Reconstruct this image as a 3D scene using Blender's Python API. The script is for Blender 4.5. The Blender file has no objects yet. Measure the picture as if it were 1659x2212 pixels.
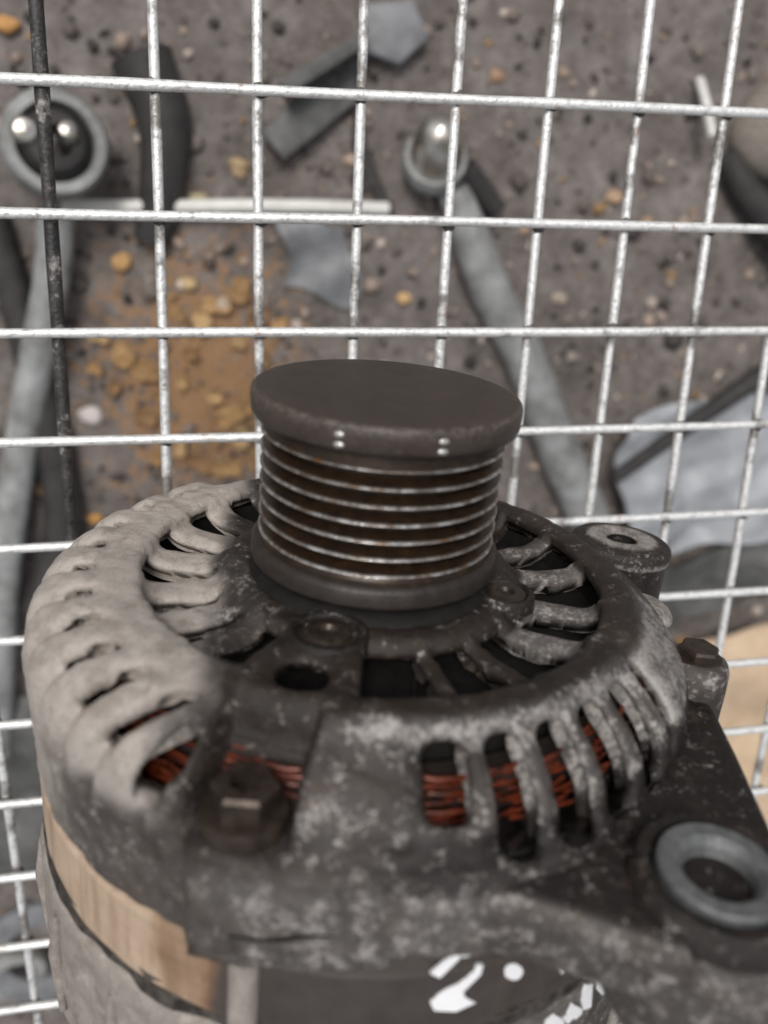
import bpy, bmesh, math, random
import numpy as np
from mathutils import Matrix, Vector

random.seed(7)
rng = np.random.default_rng(7)
SC = bpy.context.scene
COL = SC.collection
MM = 0.001
GZ = -350.0                      # ground level, mm
CELL = 27.4                      # mesh cell, mm (world x); world units are metres, lengths below in mm

# ------------------------------------------------------------------ camera
RC = np.array([[0.98183232, 0.03126074, 0.18715785],
               [0.03076665, 0.94705699, -0.31958798],
               [-0.1872397, 0.31954002, 0.92888937]])        # world -> camera
CAM = np.array([2.6136507, -2.307596, 8.85026131]) * CELL
cd = bpy.data.cameras.new('camera')
cam = bpy.data.objects.new('camera', cd)
COL.objects.link(cam)
mw = np.eye(4); mw[:3, :3] = RC.T; mw[:3, 3] = CAM * MM
cam.matrix_world = Matrix(mw.tolist())
cd.sensor_fit = 'VERTICAL'
cd.lens = 5.0
cd.sensor_height = 5.0 * 2212 / 1800
cd.sensor_width = cd.sensor_height * 0.75
cd.clip_start = 0.005
cd.clip_end = 200
cd.dof.use_dof = True
cd.dof.focus_distance = 0.196
cd.dof.aperture_fstop = 5.0 / 3.1
SC.camera = cam

# ------------------------------------------------------------------ light
SUN_EL, SUN_AZ = math.radians(60), math.radians(-25)
w = bpy.data.worlds.new('World'); SC.world = w; w.use_nodes = True
nt = w.node_tree; nt.nodes.clear()
sky = nt.nodes.new('ShaderNodeTexSky'); sky.sky_type = 'NISHITA'; sky.sun_disc = False
sky.sun_elevation = SUN_EL; sky.sun_rotation = SUN_AZ; sky.dust_density = 4.0; sky.air_density = 1.0
hs = nt.nodes.new('ShaderNodeHueSaturation'); hs.inputs['Saturation'].default_value = 0.22
bg = nt.nodes.new('ShaderNodeBackground'); bg.inputs['Strength'].default_value = 0.10
wo = nt.nodes.new('ShaderNodeOutputWorld')
nt.links.new(sky.outputs[0], hs.inputs['Color']); nt.links.new(hs.outputs[0], bg.inputs[0]); nt.links.new(bg.outputs[0], wo.inputs[0])
sd = bpy.data.lights.new('sun', 'SUN'); sd.energy = 1.5; sd.angle = math.radians(16); sd.color = (1, 0.965, 0.92)
so = bpy.data.objects.new('sun', sd); COL.objects.link(so)
# direction towards the sun
sdir = Vector((math.sin(SUN_AZ) * math.cos(SUN_EL), math.cos(SUN_AZ) * math.cos(SUN_EL), math.sin(SUN_EL)))
so.rotation_euler = sdir.to_track_quat('Z', 'Y').to_euler()
so.location = (0, 0, 3)
SC.view_settings.view_transform = 'Standard'; SC.view_settings.look = 'None'
SC.view_settings.gamma = 1.0; SC.view_settings.exposure = 0.24
SC.cycles.max_bounces = 6

# ------------------------------------------------------------------ materials
class NT:
    def __init__(s, name):
        s.m = bpy.data.materials.new(name); s.m.use_nodes = True
        s.t = s.m.node_tree; s.t.nodes.clear()
        s.o = s.t.nodes.new('ShaderNodeOutputMaterial'); s.p = s.t.nodes.new('ShaderNodeBsdfPrincipled')
        s.t.links.new(s.p.outputs[0], s.o.inputs[0])
        tc = s.t.nodes.new('ShaderNodeTexCoord'); mp = s.t.nodes.new('ShaderNodeMapping')
        mp.inputs['Scale'].default_value = (1000, 1000, 1000)
        s.t.links.new(tc.outputs['Object'], mp.inputs[0]); s.mm = mp.outputs[0]
    def link(s, a, b): s.t.links.new(a, b)
    def noise(s, scale, detail=4, rough=0.6, vec=None):
        n = s.t.nodes.new('ShaderNodeTexNoise'); n.inputs['Scale'].default_value = scale
        n.inputs['Detail'].default_value = detail; n.inputs['Roughness'].default_value = rough
        s.link(vec or s.mm, n.inputs['Vector']); return n.outputs['Fac']
    def stretch(s, sc):
        m = s.t.nodes.new('ShaderNodeMapping'); m.inputs['Scale'].default_value = sc
        s.link(s.mm, m.inputs[0]); return m.outputs[0]
    def ramp(s, fac, stops, interp='LINEAR'):
        r = s.t.nodes.new('ShaderNodeValToRGB'); r.color_ramp.interpolation = interp
        els = r.color_ramp.elements
        while len(els) < len(stops): els.new(0.5)
        for e, (p, c) in zip(els, stops):
            e.position = p; e.color = (*c, 1) if not isinstance(c, (int, float)) else (c, c, c, 1)
        s.link(fac, r.inputs[0]); return r.outputs[0]
    def math(s, op, a, b=None, clamp=False):
        n = s.t.nodes.new('ShaderNodeMath'); n.operation = op; n.use_clamp = clamp
        for i, v in enumerate((a, b)):
            if v is None: continue
            if isinstance(v, (int, float)): n.inputs[i].default_value = v
            else: s.link(v, n.inputs[i])
        return n.outputs[0]
    def mix(s, fac, a, b):
        n = s.t.nodes.new('ShaderNodeMix'); n.data_type = 'RGBA'
        for sock, v in ((n.inputs[0], fac), (n.inputs[6], a), (n.inputs[7], b)):
            if isinstance(v, (int, float)): sock.default_value = v
            elif isinstance(v, tuple): sock.default_value = (*v, 1)
            else: s.link(v, sock)
        return n.outputs[2]
    def attr(s, name, col=False):
        n = s.t.nodes.new('ShaderNodeAttribute'); n.attribute_name = name
        return n.outputs['Color'] if col else n.outputs['Fac']
    def bump(s, h, dist, strength=1.0):
        b = s.t.nodes.new('ShaderNodeBump'); b.inputs['Distance'].default_value = dist * MM
        b.inputs['Strength'].default_value = strength
        s.link(h, b.inputs['Height']); s.link(b.outputs[0], s.p.inputs['Normal'])
    def set(s, col=None, rough=None, metal=None, spec=None):
        for k, v in (('Base Color', col), ('Roughness', rough), ('Metallic', metal), ('Specular IOR Level', spec)):
            if v is None: continue
            if isinstance(v, tuple): s.p.inputs[k].default_value = (*v, 1)
            elif isinstance(v, (int, float)): s.p.inputs[k].default_value = v
            else: s.link(v, s.p.inputs[k])
        return s.m

def mat_cast():
    """cast aluminium: bare beige where clean, brown-black where oil has soaked it, grey between; worn bright specks and painted rib highlights"""
    n = NT('cast_aluminium')
    tone = n.attr('tone'); wear_sheen = n.attr('wear_sheen')
    big = n.noise(0.09, 5, 0.65); fine = n.noise(1.15, 4, 0.75); mid = n.noise(0.3, 4, 0.65)
    t = n.math('ADD', tone, n.math('MULTIPLY', n.math('SUBTRACT', big, 0.5), 0.42))
    t = n.math('ADD', t, n.math('MULTIPLY', n.math('SUBTRACT', mid, 0.5), 0.34))
    col = n.ramp(t, [(0.0, (.011, .008, .007)), (0.2, (.030, .0225, .018)), (0.42, (.105, .094, .086)),
                     (0.66, (.25, .222, .20)), (0.95, (.44, .395, .355))])
    stn = n.ramp(n.noise(0.13, 6, 0.72), [(0.50, 0.0), (0.66, 1.0)])
    col = n.mix(n.math('MULTIPLY', stn, n.math('MULTIPLY', tone, 0.55, True)), col, (.15, .118, .095))
    speck = n.ramp(n.math('ADD', n.math('MULTIPLY', n.math('ADD', fine, mid), 0.5), n.math('MULTIPLY', wear_sheen, 0.22)), [(0.57, 0.0), (0.69, 1.0)])
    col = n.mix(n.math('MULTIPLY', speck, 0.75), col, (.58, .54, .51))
    col = n.mix(n.math('MULTIPLY', wear_sheen, 0.42, True), col, (.30, .285, .275))  # soft sheen of the ribs put into the colour, along with wear
    rst = n.ramp(n.noise(0.16, 5, 0.7), [(0.56, 0.0), (0.72, 1.0)])
    col = n.mix(n.math('MULTIPLY', rst, 0.45), col, (.10, .066, .045))
    pit = n.ramp(n.noise(1.1, 3, 0.6), [(0.30, 1.0), (0.40, 0.0)])
    col = n.mix(n.math('MULTIPLY', pit, 0.45), col, (.05, .043, .04))
    n.bump(n.math('ADD', n.noise(1.6, 5, 0.7), n.math('MULTIPLY', mid, 1.5)), 0.28, 0.85)
    return n.set(col, n.ramp(mid, [(0.3, 0.36), (0.7, 0.66)]), n.math('MAXIMUM', n.math('MULTIPLY', speck, 0.5), n.math('MULTIPLY', wear_sheen, 0.45, True)), 0.36)

def mat_simple(name, a, b, scale=0.4, rough=(0.4, 0.7), metal=0.0, bump=0.15, spec=0.5, bscale=None):
    n = NT(name); f = n.noise(scale, 5, 0.65)
    col = n.ramp(f, [(0.32, a), (0.68, b)])
    n.bump(n.noise(bscale or scale * 4, 4, 0.7), bump, 0.7)
    return n.set(col, n.ramp(n.noise(scale * 2.3, 3), [(0.3, rough[0]), (0.7, rough[1])]), metal, spec)

def mat_cap():
    n = NT('scuffed_black_plastic')
    a = n.noise(0.14, 5, 0.65); sc = n.noise(0.9, 3, 0.6, n.stretch((.12, 1.6, 1.0))); sc2 = n.noise(0.8, 3, 0.6, n.stretch((1.3, .16, 1.0))); f = n.noise(1.2, 4, .7)
    col = n.ramp(a, [(0.3, (.026, .018, .014)), (0.7, (.052, .038, .030))])
    col = n.mix(n.math('MULTIPLY', n.ramp(sc, [(0.62, 0.0), (0.72, 1.0)]), 0.55), col, (.12, .10, .088))
    col = n.mix(n.math('MULTIPLY', n.ramp(sc2, [(0.30, 1.0), (0.37, 0.0)]), 0.7), col, (.014, .015, .013))
    col = n.mix(n.math('MULTIPLY', n.attr('wear_sheen'), n.ramp(f, [(0.42, 0.0), (0.6, 0.7)])), col, (.15, .125, .108))
    n.bump(n.math('ADD', f, sc), 0.07, 0.6)
    return n.set(col, n.ramp(a, [(0.3, 0.40), (0.7, 0.62)]), 0.0, 0.5)

def mat_pulley():
    n = NT('rusty_steel')
    wear_sheen = n.attr('wear_sheen')
    rust = n.noise(0.35, 5, 0.7); st = n.noise(0.26, 5, 0.8)
    base = n.ramp(rust, [(0.3, (.013, .008, .005)), (0.55, (.032, .019, .011)), (0.78, (.070, .036, .015))])
    shine = n.ramp(st, [(0.33, (.50, .22, .08)), (0.40, (.26, .19, .14)), (0.50, (.46, .43, .40)), (0.62, (.95, .94, .93))])  # ridge glints painted in as white, broken by rust
    col = n.mix(wear_sheen, base, shine)
    n.bump(n.noise(2.2, 4, 0.7), 0.06, 0.5)
    return n.set(col, n.math('SUBTRACT', 0.34, n.math('MULTIPLY', wear_sheen, 0.14)), n.math('ADD', 0.35, n.math('MULTIPLY', wear_sheen, 0.6)), 0.5)

def mat_stator():
    n = NT('stator_lamination')
    tone = n.attr('tone')
    cloud = n.noise(0.10, 5, 0.65); lam = n.noise(1.0, 2, 0.5, n.stretch((.02, .02, 2.2))); fine = n.noise(0.9, 4, 0.7)
    t = n.math('ADD', tone, n.math('MULTIPLY', n.math('SUBTRACT', cloud, 0.5), 0.5))
    t = n.math('ADD', t, n.math('MULTIPLY', n.math('SUBTRACT', fine, 0.5), 0.12))
    col = n.ramp(t, [(0.0, (.030, .023, .020)), (0.25, (.066, .054, .049)), (0.5, (.17, .098, .058)), (0.72, (.36, .25, .165)), (1.0, (.50, .385, .29))])
    col = n.mix(n.math('MULTIPLY', n.ramp(lam, [(0.36, 1.0), (0.5, 0.0)]), 0.14), col, (.06, .045, .036))
    vs = n.noise(0.30, 4, 0.7, n.stretch((1, 1, .12)))
    col = n.mix(n.math('MULTIPLY', n.ramp(vs, [(0.50, 0.0), (0.66, 1.0)]), n.math('MULTIPLY', tone, 0.5, True)), col, (.20, .125, .08))
    n.bump(n.math('ADD', lam, fine), 0.16, 0.6)
    return n.set(col, 0.62, 0.0, 0.4)

def mat_wire(name, dark, g=0.0):
    n = NT(name)
    a = n.noise(0.07, 4, 0.65); b = n.noise(0.5, 4, 0.7); r = n.noise(0.11, 4, 0.7, n.stretch((1.3, .8, 1)))
    if dark:
        col = n.ramp(n.math('ADD', n.math('MULTIPLY', a, 0.6), n.math('MULTIPLY', b, 0.4)), [(0.42, (.018, .017, .017)), (0.55, (.05, .046, .043)), (0.66, (.42, .39, .37))])
    else:
        col = n.ramp(b, [(0.25, (.50, .49, .47)), (0.5, (.84, .845, .835))])
        col = n.mix(n.math('MULTIPLY', n.ramp(a, [(0.29 + g, 1.0), (0.40 + g, 0.0)]), 0.8), col, (.15, .13, .115))
        col = n.mix(n.math('MULTIPLY', n.ramp(r, [(0.62, 0.0), (0.72, 1.0)]), 0.7), col, (.36, .19, .10))
    n.bump(n.math('ADD', b, n.noise(0.9, 3, 0.6)), 0.35, 0.8)
    return n.set(col, n.ramp(b, [(0.3, 0.34), (0.7, 0.6)]), 0.0 if dark else 0.5, 0.5)

def mat_ground():
    n = NT('oily_soil')
    a = n.noise(0.012, 6, 0.7); b = n.noise(0.07, 6, 0.75); c = n.noise(0.22, 5, 0.7); d = n.noise(0.13, 4, 0.65)
    col = n.ramp(n.math('ADD', n.math('MULTIPLY', a, 0.4), n.math('MULTIPLY', b, 0.6)),
                 [(0.34, (.085, .070, .061)), (0.5, (.172, .150, .139)), (0.64, (.28, .25, .236))])
    col = n.mix(n.math('MULTIPLY', n.ramp(c, [(0.58, 0.0), (0.68, 1.0)]), 0.6), col, (.36, .285, .23))
    col = n.mix(n.math('MULTIPLY', n.ramp(c, [(0.30, 1.0), (0.38, 0.0)]), 0.6), col, (.05, .043, .039))
    # rust-coloured spill of rotten leaf and chips
    g = n.t.nodes.new('ShaderNodeVectorMath'); g.operation = 'SUBTRACT'; g.inputs[1].default_value = (58, -168, GZ); n.link(n.mm, g.inputs[0])
    g2 = n.t.nodes.new('ShaderNodeVectorMath'); g2.operation = 'MULTIPLY'; g2.inputs[1].default_value = (1 / 75, 1 / 92, 0); n.link(g.outputs[0], g2.inputs[0])
    g3 = n.t.nodes.new('ShaderNodeVectorMath'); g3.operation = 'LENGTH'; n.link(g2.outputs[0], g3.inputs[0])
    st = n.math('SUBTRACT', n.math('MULTIPLY', d, 2.6), n.math('MULTIPLY', g3.outputs['Value'], 0.75))
    col = n.mix(n.math('MULTIPLY', n.ramp(st, [(0.50, 0.0), (0.95, 1.0)]), 0.8), col, (.36, .20, .09))
    n.bump(n.math('ADD', b, n.math('MULTIPLY', c, 0.5)), 9.0, 0.6)
    return n.set(col, 0.85, 0.0, 0.3)

def mat_attr(name, rough=0.7, var=0.35):
    n = NT(name); c = n.attr('tint', True)
    f = n.ramp(n.noise(0.25, 4, 0.65), [(0.3, 1 - var), (0.7, 1 + var * .3)])
    m = n.t.nodes.new('ShaderNodeMix'); m.data_type = 'RGBA'; m.blend_type = 'MULTIPLY'; m.inputs[0].default_value = 1
    n.link(c, m.inputs[6]); n.link(f, m.inputs[7])
    n.bump(n.noise(0.7, 4, 0.7), 0.6, 0.5)
    return n.set(m.outputs[2], rough, 0.0, 0.3)

M = dict(
    cast=mat_cast(), pulley=mat_pulley(), stator=mat_stator(),
    cap=mat_cap(),
    wire=mat_wire('galvanised_wire', False), dark_wire=mat_wire('blackened_wire', True), grimy_wire=mat_wire('grimy_galvanised_wire', False, .10),
    ground=mat_ground(), stone=mat_attr('stone'), leaf=mat_attr('dry_leaf', 0.65),
    copper=mat_simple('red_varnished_copper', (.016, .005, .003), (.20, .038, .013), 0.22, (0.22, 0.42), 0.25, 0.1, 0.6),
    coil_dark=mat_simple('sooty_resin', (.006, .004, .003), (.016, .008, .006), 0.3, (0.5, 0.8)),
    black=mat_simple('black_iron', (.008, .007, .007), (.016, .014, .013), 0.3, (0.6, 0.85), 0, 0.1, 0.2),
    weld=mat_simple('shaded_weld', (.05, .045, .042), (.16, .145, .135), 0.4, (0.6, 0.85), 0.2, 0.2, 0.3),
    flange=mat_simple('sooty_steel', (.018, .014, .012), (.040, .031, .026), 0.3, (0.38, 0.6), 0.2, 0.1),
    grime=mat_simple('caked_grime', (.012, .010, .009), (.10, .088, .078), 0.45, (0.7, 0.9), 0, 0.3, 0.2),
    bolt=mat_simple('oiled_bolt_steel', (.030, .022, .017), (.075, .055, .043), 0.4, (0.30, 0.5), 0.55, 0.1),
    bush=mat_simple('steel_bushing', (.10, .106, .110), (.21, .215, .215), 0.45, (0.36, 0.6), 0.4, 0.3),
    bright=mat_simple('bare_steel', (.50, .49, .46), (.68, .67, .63), 0.5, (0.22, 0.4), 0.7, 0.1),
    chrome=mat_simple('chromed_steel', (.30, .26, .21), (.66, .65, .62), 0.09, (0.18, 0.42), 0.9, 0.1),
    tube=mat_simple('grey_painted_tube', (.15, .148, .14), (.36, .37, .365), 0.06, (0.4, 0.65), 0.1, 0.3),
    rubber=mat_simple('black_rubber', (.020, .018, .018), (.042, .038, .036), 0.08, (0.6, 0.85), 0, 0.5),
    tin=mat_simple('grey_sheet_steel', (.055, .055, .053), (.13, .13, .127), 0.07, (0.45, 0.7), 0.2, 0.3),
    blue=mat_simple('blue_grey_plastic', (.12, .122, .128), (.21, .216, .226), 0.07, (0.4, 0.6), 0, 0.4),
    film=mat_simple('grey_plastic_sheet', (.26, .272, .292), (.42, .435, .455), 0.03, (0.3, 0.55), 0, 0.8),
    card=mat_simple('tan_cardboard', (.46, .335, .225), (.62, .475, .335), 0.03, (0.75, 0.9), 0, 1.2, 0.2),
    paint=mat_simple('white_paint_pen', (.84, .84, .86), (.92, .92, .93), 0.5, (0.4, 0.6), 0, 0.1),
    pale=mat_simple('pale_painted_rod', (.55, .53, .49), (.78, .77, .73), 0.03, (0.4, 0.6), 0, 0.2),
)

# ------------------------------------------------------------------ mesh helpers (input in mm)
def obj(name, V, F, mat, parent=None, smooth=True, attrs=None, autosmooth=None):
    me = bpy.data.meshes.new(name)
    me.from_pydata([tuple(v) for v in (np.asarray(V, float) * MM)], [], [tuple(int(i) for i in f) for f in F])
    if attrs:
        for k, v in attrs.items():
            v = np.asarray(v, float)
            if v.ndim == 2:
                a = me.attributes.new(k, 'FLOAT_COLOR', 'POINT'); a.data.foreach_set('color', np.c_[v, np.ones(len(v))].ravel())
            else:
                a = me.attributes.new(k, 'FLOAT', 'POINT'); a.data.foreach_set('value', v.ravel())
    me.materials.append(mat)
    me.update()
    if smooth:
        me.polygons.foreach_set('use_smooth', [True] * len(me.polygons))
        if autosmooth is not None:
            me.set_sharp_from_angle(angle=math.radians(autosmooth))
    o = bpy.data.objects.new(name, me); COL.objects.link(o)
    if parent is not None: o.parent = parent
    return o

def tag(o, label=None, cat=None, group=None, kind=None):
    for k, v in (('label', label), ('category', cat), ('group', group), ('kind', kind)):
        if v: o[k] = v
    return o

def empty(name, loc=(0, 0, 0)):
    o = bpy.data.objects.new(name, None); o.empty_display_size = 0.01
    o.location = [c * MM for c in loc]; COL.objects.link(o); return o

class MB:
    def __init__(s): s.V = []; s.F = []; s.A = []
    def add(s, V, F, a=0.0):
        k = len(s.V); s.V += [tuple(v) for v in V]; s.F += [tuple(i + k for i in f) for f in F]
        s.A += list(a) if hasattr(a, '__len__') else [a] * len(V); return s
    def obj(s, name, mat, parent=None, attr=None, auto=35, attrs=None):
        at = dict(attrs or {})
        if attr: at[attr] = s.A
        return obj(name, s.V, s.F, mat, parent, True, at, auto)

def lathe(prof, n=96, center=(0, 0, 0), axes=None, a0=0.0, a1=2 * math.pi, tone=None):
    prof = np.asarray(prof, float); full = abs(a1 - a0 - 2 * math.pi) < 1e-6
    th = np.linspace(a0, a1, n, endpoint=not full); m = len(prof)
    V = np.zeros((n, m, 3))
    V[:, :, 0] = np.cos(th)[:, None] * prof[None, :, 0]; V[:, :, 1] = np.sin(th)[:, None] * prof[None, :, 0]; V[:, :, 2] = prof[None, :, 1]
    if axes is not None: V = V @ np.asarray(axes, float)
    V = V + np.asarray(center, float); F = []
    for i in range(n if full else n - 1):
        j = (i + 1) % n
        for k in range(m - 1): F.append((i * m + k, i * m + k + 1, j * m + k + 1, j * m + k))
    return V.reshape(-1, 3), F

def frame_of(d):
    d = np.asarray(d, float); d = d / np.linalg.norm(d)
    a = np.array([0, 0, 1.]) if abs(d[2]) < 0.9 else np.array([1., 0, 0])
    u = np.cross(a, d); u /= np.linalg.norm(u); v = np.cross(d, u)
    return np.array([u, v, d])

def tube(path, rad, n=8, cap=True):
    P = np.asarray(path, float); k = len(P); rad = np.broadcast_to(rad, (k,))
    T = np.gradient(P, axis=0); T /= np.linalg.norm(T, axis=1)[:, None]
    u = frame_of(T[0])[0]; V = []; F = []
    for i in range(k):
        u = u - (u @ T[i]) * T[i]; u /= np.linalg.norm(u); v = np.cross(T[i], u)
        for j in range(n):
            t = 2 * math.pi * j / n; V.append(P[i] + rad[i] * (math.cos(t) * u + math.sin(t) * v))
    for i in range(k - 1):
        for j in range(n):
            F.append((i * n + j, i * n + (j + 1) % n, (i + 1) * n + (j + 1) % n, (i + 1) * n + j))
    if cap:
        F.append(tuple(range(n))[::-1]); F.append(tuple((k - 1) * n + j for j in range(n)))
    return V, F

def prism(poly, z0, z1, bev=0.0):
    """closed outline (ccw) extruded along z with a rounded upper and lower edge"""
    P = np.asarray(poly, float); n = len(P); c = P.mean(0)
    e = np.roll(P, -1, 0) - np.roll(P, 1, 0); nn = np.c_[e[:, 1], -e[:, 0]]; nn /= np.linalg.norm(nn, axis=1)[:, None]
    rings = []
    if bev > 0:
        for t in (90, 60, 30, 0):
            a = math.radians(t); rings.append((P - nn * bev * (1 - math.cos(a)) , z1 - bev + bev * math.sin(a)))
        for t in (0, 45, 90):
            a = math.radians(t); rings.append((P - nn * bev * (1 - math.cos(a)), z0 + bev - bev * math.sin(a)))
    else: rings = [(P, z1), (P, z0)]
    V = []; F = []
    for q, z in rings: V += [(x, y, z) for x, y in q]
    for r in range(len(rings) - 1):
        for j in range(n):
            k = (j + 1) % n; F.append((r * n + j, (r + 1) * n + j, (r + 1) * n + k, r * n + k))
    F.append(tuple(range(n))); F.append(tuple((len(rings) - 1) * n + j for j in range(n))[::-1])
    return V, F

def hexbolt(c, rw, rh, zt, zh, zw, socket=True):
    """flanged hex head, axis z: washer radius rw, hex circumradius rh; zt top, zh under head, zw under washer"""
    b = MB()
    V, F = lathe([(0.01, zh + .2), (rw - .8, zh + .2), (rw - .2, zh), (rw, zh - .5), (rw, zw)], 40, (c[0], c[1], 0)); b.add(V, F)
    hx = [(c[0] + rh * math.cos(math.radians(60 * k)), c[1] + rh * math.sin(math.radians(60 * k))) for k in range(6)]
    ap = [(c[0] + (x - c[0]) * .9, c[1] + (y - c[1]) * .9) for x, y in hx]
    V = [(x, y, zh) for x, y in hx] + [(x, y, zt - .6) for x, y in hx] + [(x, y, zt) for x, y in ap]
    F = []
    for r in (0, 1):
        for k in range(6): F.append((r * 6 + k, r * 6 + (k + 1) % 6, (r + 1) * 6 + (k + 1) % 6, (r + 1) * 6 + k))
    if socket:
        n = 12; base = len(V)
        for rr, z in ((rh * .5, zt), (rh * .42, zt - 2.2)):
            V += [(c[0] + rr * (1 if k % 2 else .78) * math.cos(math.pi * 2 * k / n), c[1] + rr * (1 if k % 2 else .78) * math.sin(math.pi * 2 * k / n), z) for k in range(n)]
        for k in range(6):
            a, bb = 12 + k, 12 + (k + 1) % 6
            i0 = (2 * k + 1) % n; i1, i2 = (i0 + 1) % n, (i0 + 2) % n
            F.append((a, bb, base + i2, base + i1, base + i0))
        for k in range(n): F.append((base + k, base + (k + 1) % n, base + n + (k + 1) % n, base + n + k))
        F.append(tuple(base + n + k for k in range(n)))
    else: F.append(tuple(range(12, 18)))
    b.add(V, F); return b

def blob(r, seed, sub=2, squash=(1, 1, 1), amp=0.25):
    bm = bmesh.new(); bmesh.ops.create_icosphere(bm, subdivisions=sub, radius=1.0)
    rs = np.random.default_rng(seed); W = rs.normal(size=(5, 3)) * 1.6; ph = rs.uniform(0, 6.3, 5)
    V = np.array([v.co[:] for v in bm.verts]); F = [[v.index for v in f.verts] for f in bm.faces]; bm.free()
    d = 1 + amp * np.mean(np.sin(V @ W.T + ph), axis=1) * 1.8
    return V * d[:, None] * r * np.array(squash), F

def sheet(poly_fn, nx, ny, thick, hfn):
    """crumpled sheet of real thickness; poly_fn(u,v)->(x,y)"""
    U = np.linspace(0, 1, nx); W = np.linspace(0, 1, ny); top = []; bot = []
    for v in W:
        for u in U:
            x, y = poly_fn(u, v); z = hfn(x, y, u, v); top.append((x, y, z)); bot.append((x, y, z - thick))
    n = nx * ny; F = []
    for j in range(ny - 1):
        for i in range(nx - 1):
            a = j * nx + i; F.append((a, a + 1, a + nx + 1, a + nx)); F.append((n + a, n + a + nx, n + a + nx + 1, n + a + 1))
    rim = [i for i in range(nx)] + [j * nx + nx - 1 for j in range(1, ny)] + [(ny - 1) * nx + i for i in range(nx - 2, -1, -1)] + [j * nx for j in range(ny - 2, 0, -1)]
    for a, b in zip(rim, rim[1:] + rim[:1]): F.append((b, a, n + a, n + b))
    return top + bot, F

class Wob:
    """smooth value noise from a sum of sines"""
    def __init__(s, seed, k, n=7):
        r = np.random.default_rng(seed); s.W = r.normal(size=(n, 3)) * k; s.p = r.uniform(0, 6.28, n); s.a = 1 / np.sqrt(n)
    def __call__(s, P): return (np.sin(np.asarray(P, float) @ s.W.T + s.p)).sum(-1) * s.a

# ------------------------------------------------------------------ ground
wob = Wob(3, .015); wob2 = Wob(4, .06)
def gh(x, y): return GZ + 5 * float(wob((x, y, 0))) + 1.6 * float(wob2((x, y, 0)))
gx = np.concatenate([np.linspace(-6000, -500, 12), np.linspace(-450, 950, 120), np.linspace(1000, 6500, 12)])
gy = np.concatenate([np.linspace(-6500, -1300, 12), np.linspace(-1250, 450, 140), np.linspace(500, 6000, 12)])
V = [(x, y, gh(x, y)) for y in gy for x in gx]; k = len(gx)
F = [(j * k + i, j * k + i + 1, (j + 1) * k + i + 1, (j + 1) * k + i) for j in range(len(gy) - 1) for i in range(k - 1)]
tag(obj('ground', V, F, M['ground']), 'dark oily soil seen out of focus below the wire mesh', kind='structure')

b = MB(); tints = []
PAL = [(.12, .10, .088), (.22, .185, .162), (.06, .052, .047), (.36, .28, .23), (.40, .25, .12), (.55, .46, .40)]
for i in range(6500):
    x, y = rng.uniform(-230, 680), rng.uniform(-930, 150)
    r = 1.0 + rng.gamma(1.5, 1.15)
    Vb, Fb = blob(min(r, 9), 100 + i % 37, 1, (1, rng.uniform(.6, 1), rng.uniform(.45, .8)), .3)
    t = rng.uniform(0, 6.28); c, s_ = math.cos(t), math.sin(t)
    Vb = Vb @ np.array([[c, s_, 0], [-s_, c, 0], [0, 0, 1]]) + np.array([x, y, gh(x, y) + r * .2])
    b.add(Vb, Fb)
    p = np.array(PAL[rng.choice(6, p=[.27, .24, .19, .15, .08, .07])]) * rng.uniform(.75, 1.25)
    tints += [p] * len(Vb)
g = b.obj('gravel', M['stone'], None, None, None, {'tint': np.array(tints)})
tag(g, 'fine gravel and grit scattered over the dark soil', kind='stuff')

ORD = ['zeroth', 'first', 'second', 'third', 'fourth', 'fifth', 'sixth', 'seventh', 'eighth', 'ninth', 'tenth']
def opening_of(x, y):
    p = CAM + (np.array([x, y, GZ]) - CAM) * (CAM[2] / (CAM[2] - GZ)); i = int(math.floor(p[0] / CELL)); j = int(math.floor((-p[1] / CELL - 1.04) / 1.12)) + 2
    return max(1, min(10, i + 1)), max(1, min(10, j))
taken = {}
def place_words(x, y):
    k = opening_of(x, y); taken[k] = taken.get(k, 0) + 1
    return f'in the {ORD[k[0]]} mesh opening from left, {ORD[k[1]]} row', taken[k]
# pale and ochre stones, dead leaves: one by one
STONES = [(160, -20, 5.5, (.42, .31, .24), 'pinkish'), (119, 12, 6.5, (.40, .33, .28), 'pale grey'), (88, -27, 8, (.40, .29, .17), 'tan'), (60, -48, 6, (.42, .36, .22), 'ochre'),
          (52, -100, 6, (.58, .42, .22), 'ochre'), (132, -58, 5, (.36, .27, .19), 'buff'), (10, -87, 7, (.55, .33, .14), 'orange'), (26, -108, 5, (.40, .30, .26), 'pinkish'),
          (352, -35, 6, (.46, .31, .20), 'orange'), (378, -52, 5.5, (.43, .28, .17), 'tan'), (255, 36, 5, (.40, .26, .17), 'brown'), (302, 40, 4.5, (.35, .26, .2), 'buff'),
          (-47, 45, 7, (.52, .28, .10), 'orange'), (-58, -10, 6, (.38, .27, .22), 'pinkish'), (315, -106, 5, (.38, .32, .26), 'pale grey'), (330, -148, 6, (.36, .31, .27), 'pale grey'),
          (400, -118, 5, (.36, .29, .25), 'buff'), (-17, -190, 7, (.62, .56, .54), 'white'), (-20, -265, 6, (.52, .28, .09), 'orange'), (200, -108, 5, (.58, .38, .18), 'ochre'),
          (285, -60, 4, (.42, .30, .22), 'pinkish'), (232, -135, 5, (.36, .30, .26), 'buff')]
for i, (x, y, r, c, nm) in enumerate(STONES):
    Vb, Fb = blob(r, 500 + i, 3, (1, .8, .6), .3)
    Vb = Vb + np.array([x, y, gh(x, y) + r * .3])
    o = obj('pebble', Vb, Fb, M['stone'], attrs={'tint': np.tile(np.array(c), (len(Vb), 1))})
    tag(o, f'small {nm} pebble on the soil ' + place_words(x, y)[0], 'pebble', 'loose pebbles on the soil')

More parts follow.
